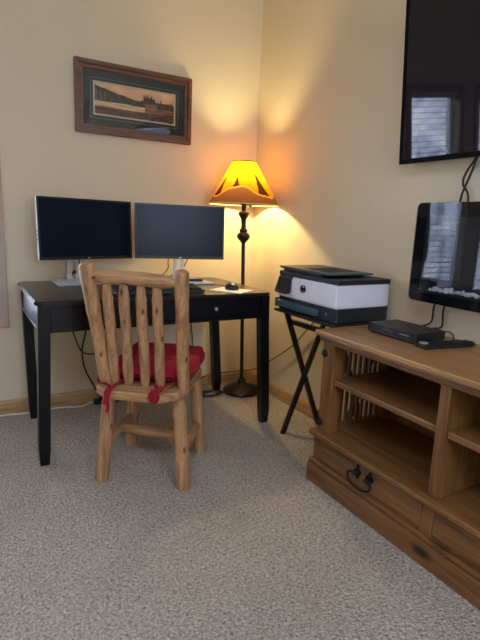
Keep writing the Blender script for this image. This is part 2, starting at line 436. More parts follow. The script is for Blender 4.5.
# ------------------------------------------------------------------ monitors
def monitor(cx, cy, rz, zb, h, tilt, label, col_w, MW_, sx=0., sy=0., bw_=.175):
    W = MW_
    t = thing('monitor', label, 'monitor', (cx, cy, .755), rz)
    z0 = zb-.755
    tl = Matrix.Translation((0, 0, z0)) @ Matrix.Rotation(-tilt, 4, 'X')
    G().box(-W/2, W/2, .004, .022, 0, h, .003, mtx=tl).obj('side_band', 'silver_side', t)
    G().box(-W/2+.012, W/2-.012, .0225, .045, .015, h-.02, .010, mtx=tl).obj('rear_shell', 'black_plastic', t)
    g = G(); bw = .010
    g.box(-W/2, W/2, -.002, .004, 0, .016, .001, mtx=tl); g.box(-W/2, W/2, -.002, .004, h-bw, h, .001, mtx=tl)
    g.box(-W/2, -W/2+bw, -.002, .004, .016, h-bw, .001, mtx=tl); g.box(W/2-bw, W/2, -.002, .004, .016, h-bw, .001, mtx=tl)
    bz = g.obj('bezel', 'black_plastic', t)
    g = G(); g.box(-.006, .006, -.0028, -.002, .005, .010, mtx=tl); e = g.obj('badge', 'silver', bz); e['label'] = 'small silver badge on the chin'
    G().box(-W/2+bw, W/2-bw, .0005, .0038, .016, h-bw, mtx=tl).obj('screen', 'monitor_screen', t)
    g = G()
    for k in range(3): g.box(-W/2-.0015, -W/2, .009, .016, .10+k*.02, .112+k*.02, .0005, mtx=tl)
    g.obj('button', 'black_plastic', t)
    # stand
    sm = Matrix.Translation((sx, sy, 0)); g = G()
    for s in (-1, 1):
        x0, x1 = s*col_w*.34, s*col_w
        a, b_ = min(x0, x1), max(x0, x1)
        g.hexa([(a*1.25, .055, .012), (b_*1.25, .055, .012), (b_*1.25, .075, .012), (a*1.25, .075, .012)],
               [(a, .046, z0+.10), (b_, .046, z0+.10), (b_, .062, z0+.10), (a, .062, z0+.10)], .003)
    g.box(-col_w, col_w, .044, .064, z0+.09, z0+.15, .004)
    if sy: g.box(-col_w, col_w, .044-sy, .05, z0+.10, z0+.15, .004)
    st = g.obj('stand_column', 'silver', t, mtx=sm)
    G().lathe([(.010, 0), (.010, .004), (.006, .006)], seg=16, mtx=Matrix.Translation((sx, sy+.050, .052)) @ Matrix.Rotation(PI/2, 4, 'X')).obj('cable_hole', 'black_plastic', st)
    G().prism([(sx-bw_, -.080), (sx+bw_, -.080), (sx+bw_+.012, -.066), (sx+.12, .11+sy*.4), (sx+.105, .12+sy*.4), (sx-.105, .12+sy*.4), (sx-.12, .11+sy*.4), (sx-bw_-.012, -.066)], .0004, .012, .003).obj('stand_base', 'silver', t)
    return t
monL = monitor(-1.139, -.185, .225, .884, .317, .045, 'left black monitor with a silver side edge, angled beside the window', .030, .527, -.038, .052, .150)
monR = monitor(-.645, -.272, -.232, .892, .303, .033, 'right black monitor, between the left monitor and the floor lamp', .026, .512)

# small flat black bar resting on the right monitor's foot
g = G(); g.box(-.045, .045, -.012, .012, 0, .012, .004)
o = g.obj('flat_bar', 'black_plastic'); o.location = (-.565, -.305, .7675); o.rotation_euler = (0, 0, -.35)
tag(o, 'small flat black bar lying on the silver foot of the right monitor', 'gadget')

# keyboard
kb = thing('keyboard', 'black computer keyboard lying on the desk behind the chair back', 'keyboard', (-.90, -.60, .755), -.04)
g = G(); g.hexa([(-.225, -.075, .003), (.225, -.075, .003), (.225, .075, .003), (-.225, .075, .003)],
                [(-.222, -.073, .016), (.222, -.073, .016), (.222, .073, .030), (-.222, .073, .030)], .004)
g.obj('case', 'black_plastic', kb)
g = G()
for r_ in range(5):
    for c_ in range(15):
        x = -.205+c_*.0285; y = -.055+r_*.024; z = .018+(y+.073)/.146*.014
        if r_ == 0 and 4 <= c_ <= 9: continue
        g.box(x-.0115, x+.0115, y-.0095, y+.0095, z-.004, z+.006, .002, 1)
y = -.055; g.box(-.09, .062, y-.0095, y+.0095, .016, .0245, .002, 1)
g.obj('key_field', 'black_matte', kb)
for sx in (-.2, .2):
    for sy in (-.06, .06): G().box(sx-.012, sx+.012, sy-.006, sy+.006, 0, .0032).obj('rubber_foot', 'cord_black', kb)

# mouse pad and mouse
g = G(); g.box(-.076, .076, -.094, .094, 0, .004, .0015)
o = g.obj('mouse_pad', 'white'); o.location = (-.508, -.640, .755); o.rotation_euler = (0, 0, .57)
tag(o, 'white mouse pad at the right end of the desk', 'mouse pad')
ms = thing('computer_mouse', 'black computer mouse sitting on the white mouse pad', 'mouse', (-.482, -.600, .7592), 1.2)
b = bmesh.new(); bmesh.ops.create_uvsphere(b, u_segments=24, v_segments=14, radius=1)
for v_ in b.verts:
    x, y, z = v_.co; z = max(z, -.25)
    v_.co = Vector((x*.064, y*(.038-.004*x), (z+.25)*.028*(1-.15*x)))
G()._new(b).obj('shell', 'black_plastic', ms, smooth=True)
G().lathe([(.002, -.004), (.010, -.004), (.010, .004), (.002, .004)], seg=18, mtx=Matrix.Translation((.03, 0, .0235)) @ Matrix.Rotation(PI/2, 4, 'X')).obj('scroll_wheel', 'cord_black', ms)
G().tube([(-.478+.02, -.53, .766), (-.47, -.47, .760), (-.52, -.40, .7585), (-.60, -.40, .7585), (-.70, -.42, .7585)], .0018, 6, 8).obj('cable', 'cord_black', ms, True)

# ------------------------------------------------------------------ log chair
CO = Vector((-1.03, -.895, 0)); CRZ = math.atan2(-.609, .793)
chair = thing('log_chair', 'peeled pine log chair with a spindle back pulled up to the desk', 'chair', CO, CRZ)
def log(name, a, b_, r0, r1, mat, seed, tip=(1, 1), n=12, bend=.0, par=None):
    a, b_ = Vector(a), Vector(b_); pts, rr = [], []
    L = (b_-a).length
    side = (b_-a).cross(Vector((0, 1, .3))).normalized()
    for i in range(n+1):
        t = i/n
        p = a.lerp(b_, t) + side*bend*math.sin(PI*t)
        p += Vector((mnoise.noise(Vector((seed*3.7, t*3, 0))), mnoise.noise(Vector((seed*1.9, t*3, 5))), 0))*.003
        r = r0*(1-t)+r1*t; r *= 1+.10*mnoise.noise(Vector((seed*5.1, t*5, 2.)))
        pts.append(p); rr.append(r)
    def ins(at_end, f):
        if f >= 1: return
        i0 = len(pts)-1 if at_end else 0
        d = (pts[-1]-pts[-2]).normalized() if at_end else (pts[0]-pts[1]).normalized()
        if at_end: pts.append(pts[-1]+d*r1*.18); rr.append(rr[-1]*.94); pts.append(pts[-1]+d*r1*.16); rr.append(rr[-2]*.72)
        else: pts.insert(0, pts[0]+d*r0*.18); rr.insert(0, rr[0]*.94); pts.insert(0, pts[0]+d*r0*.16); rr.insert(0, rr[1]*.72)
    ins(True, tip[1]); ins(False, tip[0])
    return G().tube(pts, rr, 14, wob=.10, seed=seed).obj(name, mat, par or chair, smooth=True)
# seat
def seat_outline(k=1.0):
    pts = []
    for i in range(56):
        a = 2*PI*i/56
        c_, s_ = math.cos(a), math.sin(a)
        e = .42
        x = -.002+.196*math.copysign(abs(c_)**e, c_); y = .225*math.copysign(abs(s_)**e, s_)
        if y < 0: y -= .030*(1-(x/.2)**2)
        pts.append((x*k, y*k-.005))
    return pts
G().prism(seat_outline(), .397, .436, .009, seg=3).obj('seat', 'log_x', chair, smooth=True)
# back posts, rail, spindles
log('back_post', (-.146, -.160, .425), (-.178, -.266, .930), .0255, .0285, 'log_z', 1, (1, .8))
log('back_post', (.178, -.150, .425), (.190, -.262, .918), .0255, .0275, 'log_z', 2, (1, .8))
RA, RB = Vector((-.172, -.256, .886)), Vector((.178, -.256, .878))
pts, rr = [], []
for i in range(17):
    t = i/16; p = RA.lerp(RB, t); e = min(t, 1-t)
    pts.append(p+Vector((0, 0, .007*math.sin(PI*t)+.002*mnoise.noise(Vector((t*4, 1, 1))))))
    rr.append(.013+(.0275-.013)*min(1, (e/.17))**.8)
G().tube(pts, rr, 14, wob=.10, seed=9).obj('top_rail', 'log_x', chair, smooth=True)
for i, (xt, xb) in enumerate(((-.105, -.108), (-.038, -.050), (.030, .020), (.092, .086))):
    a, b_ = Vector((xb, -.160, .425)), Vector((xt, -.2535, .872)); pts, rr = [], []
    for k in range(15):
        t = k/14; e = min(t*1.4, 1-t)
        pts.append(a.lerp(b_, t)+Vector((.004*mnoise.noise(Vector((i*9.1, t*3, 0))), 0, 0)))
        rr.append(.0215*(.66+.34*min(1, e/.13))*(1+.09*mnoise.noise(Vector((i*4.3, t*6, 3)))))
    G().tube(pts, rr, 12, wob=.12, seed=i+20).obj('spindle', 'log_z', chair, smooth=True)
# legs, stretchers
feet = {'BL': (-.170, -.176), 'BR': (.193, -.176), 'FR': (.184, .178), 'FL': (-.168, .178)}
tops = {'BL': (-.138, -.150), 'BR': (.158, -.150), 'FR': (.158, .150), 'FL': (-.14, .150)}
for i, k in enumerate(('BL', 'BR', 'FR', 'FL')):
    f, t_ = feet[k], tops[k]
    a, b_ = Vector((f[0], f[1], .002)), Vector((t_[0], t_[1], .408)); pts, rr = [], []
    for n in range(14):
        t = n/13; pts.append(a.lerp(b_, t)); rr.append((.029+(.0295-.029)*t)*(1 if t < .84 else 1-.42*(t-.84)/.16)*(1+.07*mnoise.noise(Vector((i*6.2, t*5, 8)))))
    rr[0] *= .96
    G().tube(pts, rr, 14, wob=.10, seed=i+40).obj('leg', 'log_z', chair, smooth=True)
def legpt(k, z):
    f, t_ = Vector(feet[k]+(.002,)), Vector(tops[k]+(.408,)); return f.lerp(t_, z/.408)
def stretcher(a, b_, r, mat, seed):
    pts, rr = [], []
    for n in range(13):
        t = n/12; e = min(t, 1-t); pts.append(a.lerp(b_, t)); rr.append(r*(.62+.38*min(1, e/.2))*(1+.08*mnoise.noise(Vector((seed*2.2, t*4, 4)))))
    G().tube(pts, rr, 12, wob=.1, seed=seed).obj('stretcher', mat, chair, smooth=True)
sl0, sl1 = legpt('BL', .165), legpt('FL', .165); sr0, sr1 = legpt('BR', .15), legpt('FR', .15)
stretcher(sl0, sl1, .020, 'log_y', 61); stretcher(sr0, sr1, .020, 'log_y', 62)
stretcher(sl0.lerp(sl1, .5), sr0.lerp(sr1, .5), .0225, 'log_x', 63)

# cushion tied on the seat
cu = thing('seat_cushion', 'dark red tufted cushion tied to the log chair seat', 'cushion', CO+Matrix.Rotation(CRZ, 3, 'Z') @ Vector((0.014, .045, .437)), CRZ)
N = 44; b = bmesh.new(); grid = {}
HX, HY = .186, .192
def cush(u, v_, top):
    d = max(0., 1-max(abs(u), abs(v_))**7)**.5
    h = .044*d
    for tx in (-.36, .36):
        for ty in (-.36, .36):
            h -= .020*math.exp(-((u-tx)**2+(v_-ty)**2)/.012)*(1 if top else .3)
    h *= 1+.12*mnoise.noise(Vector((u*2.2, v_*2.2, 3.)))
    pin = 1-.10*abs(u*v_)**3
    x, y = u*HX*pin, v_*HY*pin
    lift = .042+.016*max(0, v_)**2
    return Vector((x, y, lift+(h if top else -h*.85)))
for top in (True, False):
    for i in range(N+1):
        for j in range(N+1):
            grid[top, i, j] = b.verts.new(cush(-1+2*i/N, -1+2*j/N, top))
    for i in range(N):
        for j in range(N):
            q = [grid[top, i, j], grid[top, i+1, j], grid[top, i+1, j+1], grid[top, i, j+1]]
            b.faces.new(q if top else q[::-1])
bmesh.ops.remove_doubles(b, verts=b.verts[:], dist=1e-5)
zmin = min(v_.co.z for v_ in b.verts)
for v_ in b.verts: v_.co.z -= zmin
pad = G()._new(b).obj('pad', 'red', cu, smooth=True)
g = G(); ring = []
for i in range(81):
    s = i/80*4; k = int(s) % 4; f = (s-int(s))*2-1
    u, v_ = ((f, -1), (1, f), (-f, 1), (-1, -f))[k]
    ring.append(cush(u, v_, True)-Vector((0, 0, zmin)))
g.tube(ring, .0045, 6).obj('piping', 'red', pad, smooth=True)
for tx in (-.36, .36):
    for ty in (-.36, .36):
        p = cush(tx, ty, True); G().lathe([(.003, -.003), (.008, -.001), (.008, .002), (.004, .004)], (p.x, p.y, p.z-zmin), 12).obj('tuft_button', 'red', pad)
def chair_pt(x, y, z): return Matrix.Translation(CO) @ Matrix.Rotation(CRZ, 4, 'Z') @ Vector((x, y, z))
def ribbon(name, loc_pts, r=.007, flat=.28):
    return G().tube([chair_pt(*p) for p in loc_pts], r, 8, 6, flat=flat).obj(name, 'red', cu, True, True)
def ring_pts(cx, cy, z, r, a0, a1, dz=0., n=9):
    return [(cx+r*math.cos(a0+(a1-a0)*i/(n-1)), cy+r*math.sin(a0+(a1-a0)*i/(n-1)), z+dz*i/(n-1)) for i in range(n)]
# left tie wraps the left post, knotted behind, tails hang down
ribbon('tie', [(-.12, -.125, .455)]+ring_pts(-.145, -.164, .450, .034, PI*.25, PI*1.6, -.006)+[(-.110, -.215, .442)], .008)
ribbon('tie', [(-.075, -.125, .452), (-.090, -.19, .446), (-.098, -.240, .442), (-.092, -.274, .432), (-.096, -.278, .405), (-.094, -.278, .378), (-.100, -.279, .356)], .008)
ribbon('tie', [(-.100, -.222, .444), (-.108, -.262, .438), (-.104, -.276, .415), (-.112, -.277, .385)], .007)
# right tie knotted into a rosette behind the last spindle
ribbon('tie', [(.15, -.12, .455), (.135, -.17, .458), (.122, -.205, .458), (.112, -.232, .455)], .008)
ribbon('tie', [(.060, -.12, .455), (.066, -.17, .452), (.080, -.205, .450), (.092, -.240, .448)], .008)
g = G()
for k, rr_ in enumerate((.023, .015, .008)):
    pts = [chair_pt(.100+rr_*math.cos(a)*.75-.010, -.270-.004*k, .432+rr_*math.sin(a)) for a in [2*PI*i/16 for i in range(17)]]
    g.tube(pts, .0070, 8, flat=.7)
g.tube([chair_pt(.118, -.245, .466), chair_pt(.100, -.262, .448)], .009, 8)
g.obj('bow', 'red', cu, True, True)

# ------------------------------------------------------------------ floor lamp
LB = Vector((-.160, -.203, 0)); LT = Vector((-.220, -.240, 1.22))
lamp = thing('floor_lamp', 'lit bronze floor lamp with an amber painted shade in the corner', 'lamp', LB)
G().lathe([(.110, 0), (.122, .004), (.125, .014), (.120, .024), (.106, .030), (.101, .033), (.075, .046), (.042, .056), (.030, .062), (.026, .070), (.025, .084), (.020, .094), (.011, .100)], seg=48).obj('base', 'bronze', lamp, smooth=True)
ax = (LT-LB)
def on_axis(z): return ax*(z/LT.z)
shear = Matrix(((1, 0, ax.x/ax.z, 0), (0, 1, ax.y/ax.z, 0), (0, 0, 1, 0), (0, 0, 0, 1)))
g = G(); g.lathe([(.0115, .085), (.0115, .60), (.0135, .605), (.0135, .615), (.0115, .62), (.0115, .995)], seg=20); g.obj('pole', 'bronze', lamp, smooth=True, mtx=shear)
g = G(); g.lathe([(.012, .985), (.020, .997), (.034, 1.010), (.041, 1.025), (.041, 1.034), (.032, 1.048), (.022, 1.053), (.026, 1.062), (.025, 1.070), (.016, 1.076), (.014, 1.10), (.017, 1.13), (.028, 1.150), (.035, 1.166), (.033, 1.172), (.018, 1.178)], seg=32); g.obj('turned_neck', 'bronze', lamp, smooth=True, mtx=shear)
g = G(); g.lathe([(.012, 1.176), (.014, 1.19), (.016, 1.20), (.016, 1.26), (.012, 1.27)], seg=20); sk = g.obj('socket', 'bronze', lamp, smooth=True, mtx=shear)
g = G()
g.tube([(.016, 0, 1.215), (.045, 0, 1.217)], .003, 8); g.lathe([(.006, 1.205), (.008, 1.210), (.008, 1.222), (.005, 1.227)], (.047, 0, 0), 10); g.obj('switch', 'bronze', sk, mtx=shear)
g = G(); g.lathe([(.010, 1.268), (.014, 1.295), (.026, 1.345), (.030, 1.370), (.025, 1.392), (.008, 1.405)], seg=20); bulb = g.obj('bulb', 'bulb', lamp, smooth=True, mtx=shear)
g = G()   # harp wires
for s in (-1, 1): g.tube([(s*.014, 0, 1.262), (s*.045, 0, 1.30), (s*.048, 0, 1.38), (s*.030, 0, 1.44), (0, 0, 1.455)], .0022, 8, 6)
g.obj('harp', 'bronze', lamp, mtx=shear)
# shade: hollow truncated cone, painted with brown hills and dark peaks
SR0, SR1, SZ0, SZ1 = .214, .070, 1.219, 1.466
NA, NZ = 288, 60; b = bmesh.new(); lay = {}
for k in range(NZ+1):
    t = k/NZ; r = SR0+(SR1-SR0)*t; z = SZ0+(SZ1-SZ0)*t
    for i in range(NA):
        a = 2*PI*i/NA
        lay[k, i] = b.verts.new((r*math.cos(a), r*math.sin(a), z))
for k in range(NZ):
    for i in range(NA):
        b.faces.new((lay[k, i], lay[k, (i+1) % NA], lay[k+1, (i+1) % NA], lay[k+1, i]))
BROWN, PEAK, AMBER, GOLD = (.40, .25, .155), (.20, .11, .045), (.60, .38, .055), (.66, .46, .05)
def shade_col(a, t):
    va = math.atan2(CAM.y-LT.y, CAM.x-LT.x)
    d = (a-va+PI) % (2*PI)-PI
    hill = .26+.115*math.cos(d*3.1+.5)+.018*math.sin(d*9+1)
    if t < hill: return BROWN
    if t < hill+.035: return (.72, .47, .20)
    for c_, w, h, lean in ((-1.05, .22, .68, .10), (-.30, .17, .62, .0), (.72, .26, .74, -.16), (1.7, .22, .66, .1), (2.5, .2, .7, 0), (-1.9, .22, .66, .05), (-2.7, .2, .6, 0)):
        f = (t-hill)/(h-hill)
        if 0 <= f <= 1:
            e = (d-c_-lean*f+PI) % (2*PI)-PI
            if abs(e) < w*(1-f)*.9: return PEAK
    s = min(1, max(0, (t-.3)/.6))
    return tuple(AMBER[i]*(1-s)+GOLD[i]*s for i in range(3))
cl = b.loops.layers.color.new('pigment')
for f in b.faces:
    for lp in f.loops:
        co = lp.vert.co; lp[cl] = shade_col(math.atan2(co.y, co.x), (co.z-SZ0)/(SZ1-SZ0))+(1,)
b.transform(shear)
me = bpy.data.meshes.new('lamp_shade'); b.to_mesh(me); b.free()
shd = bpy.data.objects.new('lamp_shade', me); COL.objects.link(shd); shd.parent = lamp; me.materials.append(M['shade'])
for p in me.polygons: p.use_smooth = True
def hoop(r, z, rad, mat, nm):
    G().tube([(r*math.cos(2*PI*i/64), r*math.sin(2*PI*i/64), z) for i in range(65)], rad, 8, cap=False).obj(nm, mat, shd, smooth=True, mtx=shear)
M['shade_trim'] = simple('cream_shade_trim', srgb(226, 200, 150), .7)
hoop(SR0, SZ0, .0035, 'shade_trim', 'bottom_trim'); hoop(SR1, SZ1, .003, 'bronze', 'top_trim')
g = G()
for k in range(3):
    a = 2*PI*k/3+.4; g.tube([(0, 0, 1.455), (SR1*math.cos(a), SR1*math.sin(a), SZ1-.004)], .002, 6)
g.obj('spider', 'bronze', shd, mtx=shear)

# ------------------------------------------------------------------ picture on the wall
PX0, PX1, PZ0, PZ1 = -1.159, -.484, 1.560, 1.932
pic = thing('framed_picture', 'wide walnut-framed lakeside print with dark green mat on the left wall', 'picture', ((PX0+PX1)/2, 0, PZ0))
g = G(); fw = .044
def mitre(p0, p1, q0, q1):   # outer edge p0-p1, inner edge q0-q1 (x,z); stepped moulding
    for (f0, f1, d) in ((0, .55, .030), (.55, 1, .022)):
        a0 = tuple(p0[i]*(1-f0)+q0[i]*f0 for i in (0, 1)); a1 = tuple(p1[i]*(1-f0)+q1[i]*f0 for i in (0, 1))
        b0 = tuple(p0[i]*(1-f1)+q0[i]*f1 for i in (0, 1)); b1 = tuple(p1[i]*(1-f1)+q1[i]*f1 for i in (0, 1))
        g.hexa([(a0[0], -.002, a0[1]), (a1[0], -.002, a1[1]), (b1[0], -.002, b1[1]), (b0[0], -.002, b0[1])],
               [(a0[0], -d, a0[1]), (a1[0], -d, a1[1]), (b1[0], -d, b1[1]), (b0[0], -d, b0[1])], .003)
O_ = [(PX0, PZ0), (PX1, PZ0), (PX1, PZ1), (PX0, PZ1)]; I_ = [(PX0+fw, PZ0+fw), (PX1-fw, PZ0+fw), (PX1-fw, PZ1-fw), (PX0+fw, PZ1-fw)]
for i in range(4): mitre(O_[i], O_[(i+1) % 4], I_[i], I_[(i+1) % 4])
g.obj('frame', 'frame_wood', pic, True)
G().box(PX0+.01, PX1-.01, -.006, -.001, PZ0+.01, PZ1-.01).obj('backing', 'cream_card', pic, True)
def rect_ring(x0, x1, z0, z1, w, ya, yb, name, mat):
    g = G(); g.box(x0, x1, ya, yb, z0, z0+w); g.box(x0, x1, ya, yb, z1-w, z1); g.box(x0, x0+w, ya, yb, z0+w, z1-w); g.box(x1-w, x1, ya, yb, z0+w, z1-w)
    return g.obj(name, mat, pic, True)
MW = .058
mb = rect_ring(PX0+fw-.004, PX1-fw+.004, PZ0+fw-.004, PZ1-fw+.004, MW, -.0125, -.010, 'mat_board', 'mat_board')
iw = fw+MW
rect_ring(PX0+iw-.020, PX1-iw+.020, PZ0+iw-.020, PZ1-iw+.020, .003, -.0132, -.0125, 'mat_line', simple('sage_line', srgb(112, 122, 108), .8))
rect_ring(PX0+iw-.005, PX1-iw+.005, PZ0+iw-.005, PZ1-iw+.005, .010, -.0118, -.009, 'cream_liner', 'cream_card')
# the print: generic lake, hills, firs and a cabin shore
NX, NZ_ = 150, 70; b = bmesh.new(); vs = {}
ax0, ax1, az0, az1 = PX0+iw+.003, PX1-iw-.003, PZ0+iw+.003, PZ1-iw-.003
def print_col(u, v_):
    nn = lambda s, o=0: mnoise.noise(Vector((u*s, v_*s*.45, o)))
    sky = Vector((.50, .41, .31)); col = sky*(1+.25*nn(5, 2))
    hill = .93-.55*max(0, u-.02)**.8 + .03*nn(14, 4) if u < .55 else .55+.05*nn(9, 1)
    far = .60+.05*math.sin(u*9)
    if v_ < far: col = Vector((.30, .25, .20))*(1+.3*nn(16, 7))
    if v_ < hill and u < .55: col = Vector((.15, .135, .12))*(1+.5*nn(22, 3))
    trees = .62+.26*abs(mnoise.noise(Vector((u*42, 0, 3))))*(1 if u > .56 else 0)+(.12 if .60 < u < .74 else 0)
    if u > .52 and v_ < trees: col = Vector((.12, .10, .08))*(1+.6*nn(40, 9))
    if u < .16 and abs((u*60) % 3-1.5) < .35 and v_ < .75: col = Vector((.26, .23, .18))
    if v_ < .43+.03*nn(6, 5):
        col = Vector((.48, .41, .32))*(1+.35*mnoise.noise(Vector((u*4, v_*30, 2))))
        if u > .62 or v_ < .27: col = Vector((.28, .19, .14))*(1+.5*mnoise.noise(Vector((u*8, v_*28, 6))))
    if v_ < .20+.12*abs(u-.35)+.05*nn(12, 8): col = Vector((.19, .13, .105))*(1+.6*nn(30, 1))
    if .62 < u < .78 and .42 < v_ < .56: col = Vector((.30, .20, .12))*(1+.5*nn(50, 4))
    return tuple(max(.01, c_*1.8) for c_ in col)
for i in range(NX+1):
    for j in range(NZ_+1): vs[i, j] = b.verts.new((ax0+(ax1-ax0)*i/NX, -.0088, az0+(az1-az0)*j/NZ_))
for i in range(NX):
    for j in range(NZ_): b.faces.new((vs[i, j], vs[i+1, j], vs[i+1, j+1], vs[i, j+1]))
cl = b.loops.layers.color.new('pigment')
for f in b.faces:
    for lp in f.loops:
        co = lp.vert.co; lp[cl] = print_col((co.x-ax0)/(ax1-ax0), (co.z-az0)/(az1-az0))+(1,)
ext = bmesh.ops.extrude_face_region(b, geom=b.faces[:])
for e in ext['geom']:
    if isinstance(e, bmesh.types.BMVert): e.co.y += .002
me = bpy.data.meshes.new('print'); b.transform(Matrix.Translation(-Vector(pic.location))); b.to_mesh(me); b.free()
pr = bpy.data.objects.new('print', me); COL.objects.link(pr); pr.parent = pic; me.materials.append(M['print'])
G().box(PX0+fw-.003, PX1-fw+.003, -.0170, -.0145, PZ0+fw-.003, PZ1-fw+.003).obj('glazing', 'picture_glass', pic, True)

# ------------------------------------------------------------------ television and wall fireplace
TY0, TY1 = -2.36, -1.298
TVH = .640
tv = thing('television', 'large black flat television tilted down from the right wall', 'television', (-.06, (TY0+TY1)/2, 1.384))
tvm = Matrix.Translation((-.06, 0, 1.384)) @ Matrix.Rotation(-.078, 4, 'Y')
# local: x<0 towards the room
G().box(.006, .030, TY0+.004, TY1-.004, .004, TVH-.004, .004, mtx=tvm).obj('housing', 'black_plastic', tv, True)
g = G(); bw = .013
g.box(-.004, .012, TY0, TY1, 0, .020, .002, mtx=tvm); g.box(-.004, .012, TY0, TY1, TVH-bw, TVH, .002, mtx=tvm)
g.box(-.004, .012, TY0, TY0+bw, .020, TVH-bw, .002, mtx=tvm); g.box(-.004, .012, TY1-bw, TY1, .020, TVH-bw, .002, mtx=tvm)
g.obj('bezel', 'bezel_black', tv, True)
G().box(.0, .005, TY0+bw, TY1-bw, .020, TVH-bw, mtx=tvm).obj('screen', 'tv_screen', tv, True)
g = G(); my = (TY0+TY1)/2
g.box(-.012, -.002, my-.22, my+.22, 1.58, 1.84, .002)
g.box(-.035, -.010, my-.12, my-.08, 1.60, 1.82); g.box(-.035, -.010, my+.08, my+.12, 1.60, 1.82)
g.obj('wall_bracket', 'iron', tv, True)

FY0, FY1, FZ0, FZ1 = -2.52, -1.457, .822, 1.218
fp = thing('electric_fireplace', 'black glass wall-hung electric fireplace with a bed of pale crystals', 'fireplace', (-.02, (FY0+FY1)/2, FZ0))
def rrect(y0, y1, z0, z1, r, n=6):
    pts = []
    for cx, cz, a0 in ((y1-r, z1-r, 0), (y0+r, z1-r, PI/2), (y0+r, z0+r, PI), (y1-r, z0+r, 1.5*PI)):
        for i in range(n+1):
            a = a0+PI/2*i/n; pts.append((cx+r*math.cos(a), cz+r*math.sin(a)))
    return pts
YZ = Matrix(((0, 0, 1, 0), (1, 0, 0, 0), (0, 1, 0, 0), (0, 0, 0, 1)))   # (a,b,c)->(x=c,y=a,z=b)
g = G()   # cabinet: back, top, bottom, ends
g.box(-.040, -.030, FY0+.03, FY1-.03, FZ0+.02, FZ1-.02); g.box(-.094, -.030, FY0+.03, FY1-.03, FZ1-.045, FZ1-.02)
g.box(-.094, -.030, FY0+.03, FY1-.03, FZ0+.02, FZ0+.045); g.box(-.094, -.030, FY0+.03, FY0+.09, FZ0+.05, FZ1-.03); g.box(-.094, -.030, FY1-.09, FY1-.03, FZ0+.05, FZ1-.03)
g.obj('cabinet', 'black_matte', fp, True)
g = G().box(-.030, -.022, FY0+.3, FY0+.36, FZ0+.10, FZ1-.08); g.box(-.030, -.022, FY1-.36, FY1-.30, FZ0+.10, FZ1-.08); g.box(-.024, -.002, FY0+.28, FY1-.28, FZ1-.12, FZ1-.08)
g.obj('wall_bracket', 'iron', fp, True)
# gently bowed glass front with a painted-black surround behind it
FYC, FHL, FR = (FY0+FY1)/2, (FY1-FY0)/2, .022
def bow_x(y): return -.016*(1-((y-FYC)/FHL)**2)
def bowed(ys, zlo, zhi, x0, x1):
    b = bmesh.new(); cols = []
    for y in ys:
        bx = bow_x(y); cols.append([b.verts.new((x0+bx, y, zlo(y))), b.verts.new((x0+bx, y, zhi(y))), b.verts.new((x1+bx, y, zhi(y))), b.verts.new((x1+bx, y, zlo(y)))])
    for A, B_ in zip(cols, cols[1:]):
        for k in range(4): b.faces.new((A[k], A[(k+1) % 4], B_[(k+1) % 4], B_[k]))
    b.faces.new(cols[0]); b.faces.new(cols[-1][::-1])
    bmesh.ops.recalc_face_normals(b, faces=b.faces[:]); return b
rnd = [FR*(1-math.cos(PI/2*i/7)) for i in range(8)]
ys_ = [FY0+q for q in rnd]+[FY0+FR+(FY1-FY0-2*FR)*i/48 for i in range(1, 48)]+[FY1-q for q in rnd[::-1]]
def dz(y):
    d = min(y-FY0, FY1-y)
    return 0 if d >= FR else FR-math.sqrt(max(0, FR*FR-(FR-d)**2))+.0003
zl, zh = (lambda y: FZ0+dz(y)), (lambda y: FZ1-dz(y))
g = G()
g._new(bowed(ys_, zl, lambda y: FZ0+max(.038, dz(y)+.001), -.0985, -.0945)); g._new(bowed(ys_, lambda y: FZ1-max(.055, dz(y)+.001), zh, -.0985, -.0945))
for a_, b_ in ((FY0, FY0+.055), (FY1-.045, FY1)):
    g._new(bowed([a_+(b_-a_)*i/4 for i in range(5)], lambda y: FZ0+.038, lambda y: FZ1-.055, -.0985, -.0945))
g.obj('surround', 'bezel_black', fp, True)
G()._new(bowed(ys_, zl, zh, -.1035, -.0990)).obj('glass_front', 'smoked_glass', fp, True, True)
g = G(); random.seed(11)
for k in range(330):
    y = random.uniform(FY0+.10, FY1-.095); x = random.uniform(-.092, -.055); r = random.uniform(.005, .0105)
    z = FZ0+.046+r*.5+random.random()*.006*(1 if random.random() < .7 else 2)
    bb = bmesh.new(); bmesh.ops.create_icosphere(bb, subdivisions=1, radius=r)
    for v_ in bb.verts: v_.co *= random.uniform(.7, 1.25)
    g._new(bb, Matrix.Translation((x, y, z)) @ Euler((random.random()*6, random.random()*6, 0)).to_matrix().to_4x4())
o = g.obj('crystal_bed', 'crystal', fp, True); o['kind'] = 'stuff'

# ------------------------------------------------------------------ media console
KX, KY1, KY0, KZ = -.468, -1.309, -2.615, .685
con = thing('media_console', 'honey brown wooden media console with open shelves along the right wall', 'console', (-.25, (KY0+KY1)/2, 0))
B = -.03      # back
DV = (-1.93,)     # one divider: two bays
# plinth
g = G(); g.box(-.460, -.440, KY0-.005, KY1+.003, .0, .084, .004); g.box(-.440, B, KY1-.009, KY1+.003, 0, .084, .004); g.box(-.440, B, KY0-.005, KY0+.009, 0, .084, .004)
g.box(-.452, B, KY0-.003, KY1+.003, .084, .104, .005)
g.obj('plinth', 'plinth', con, True)
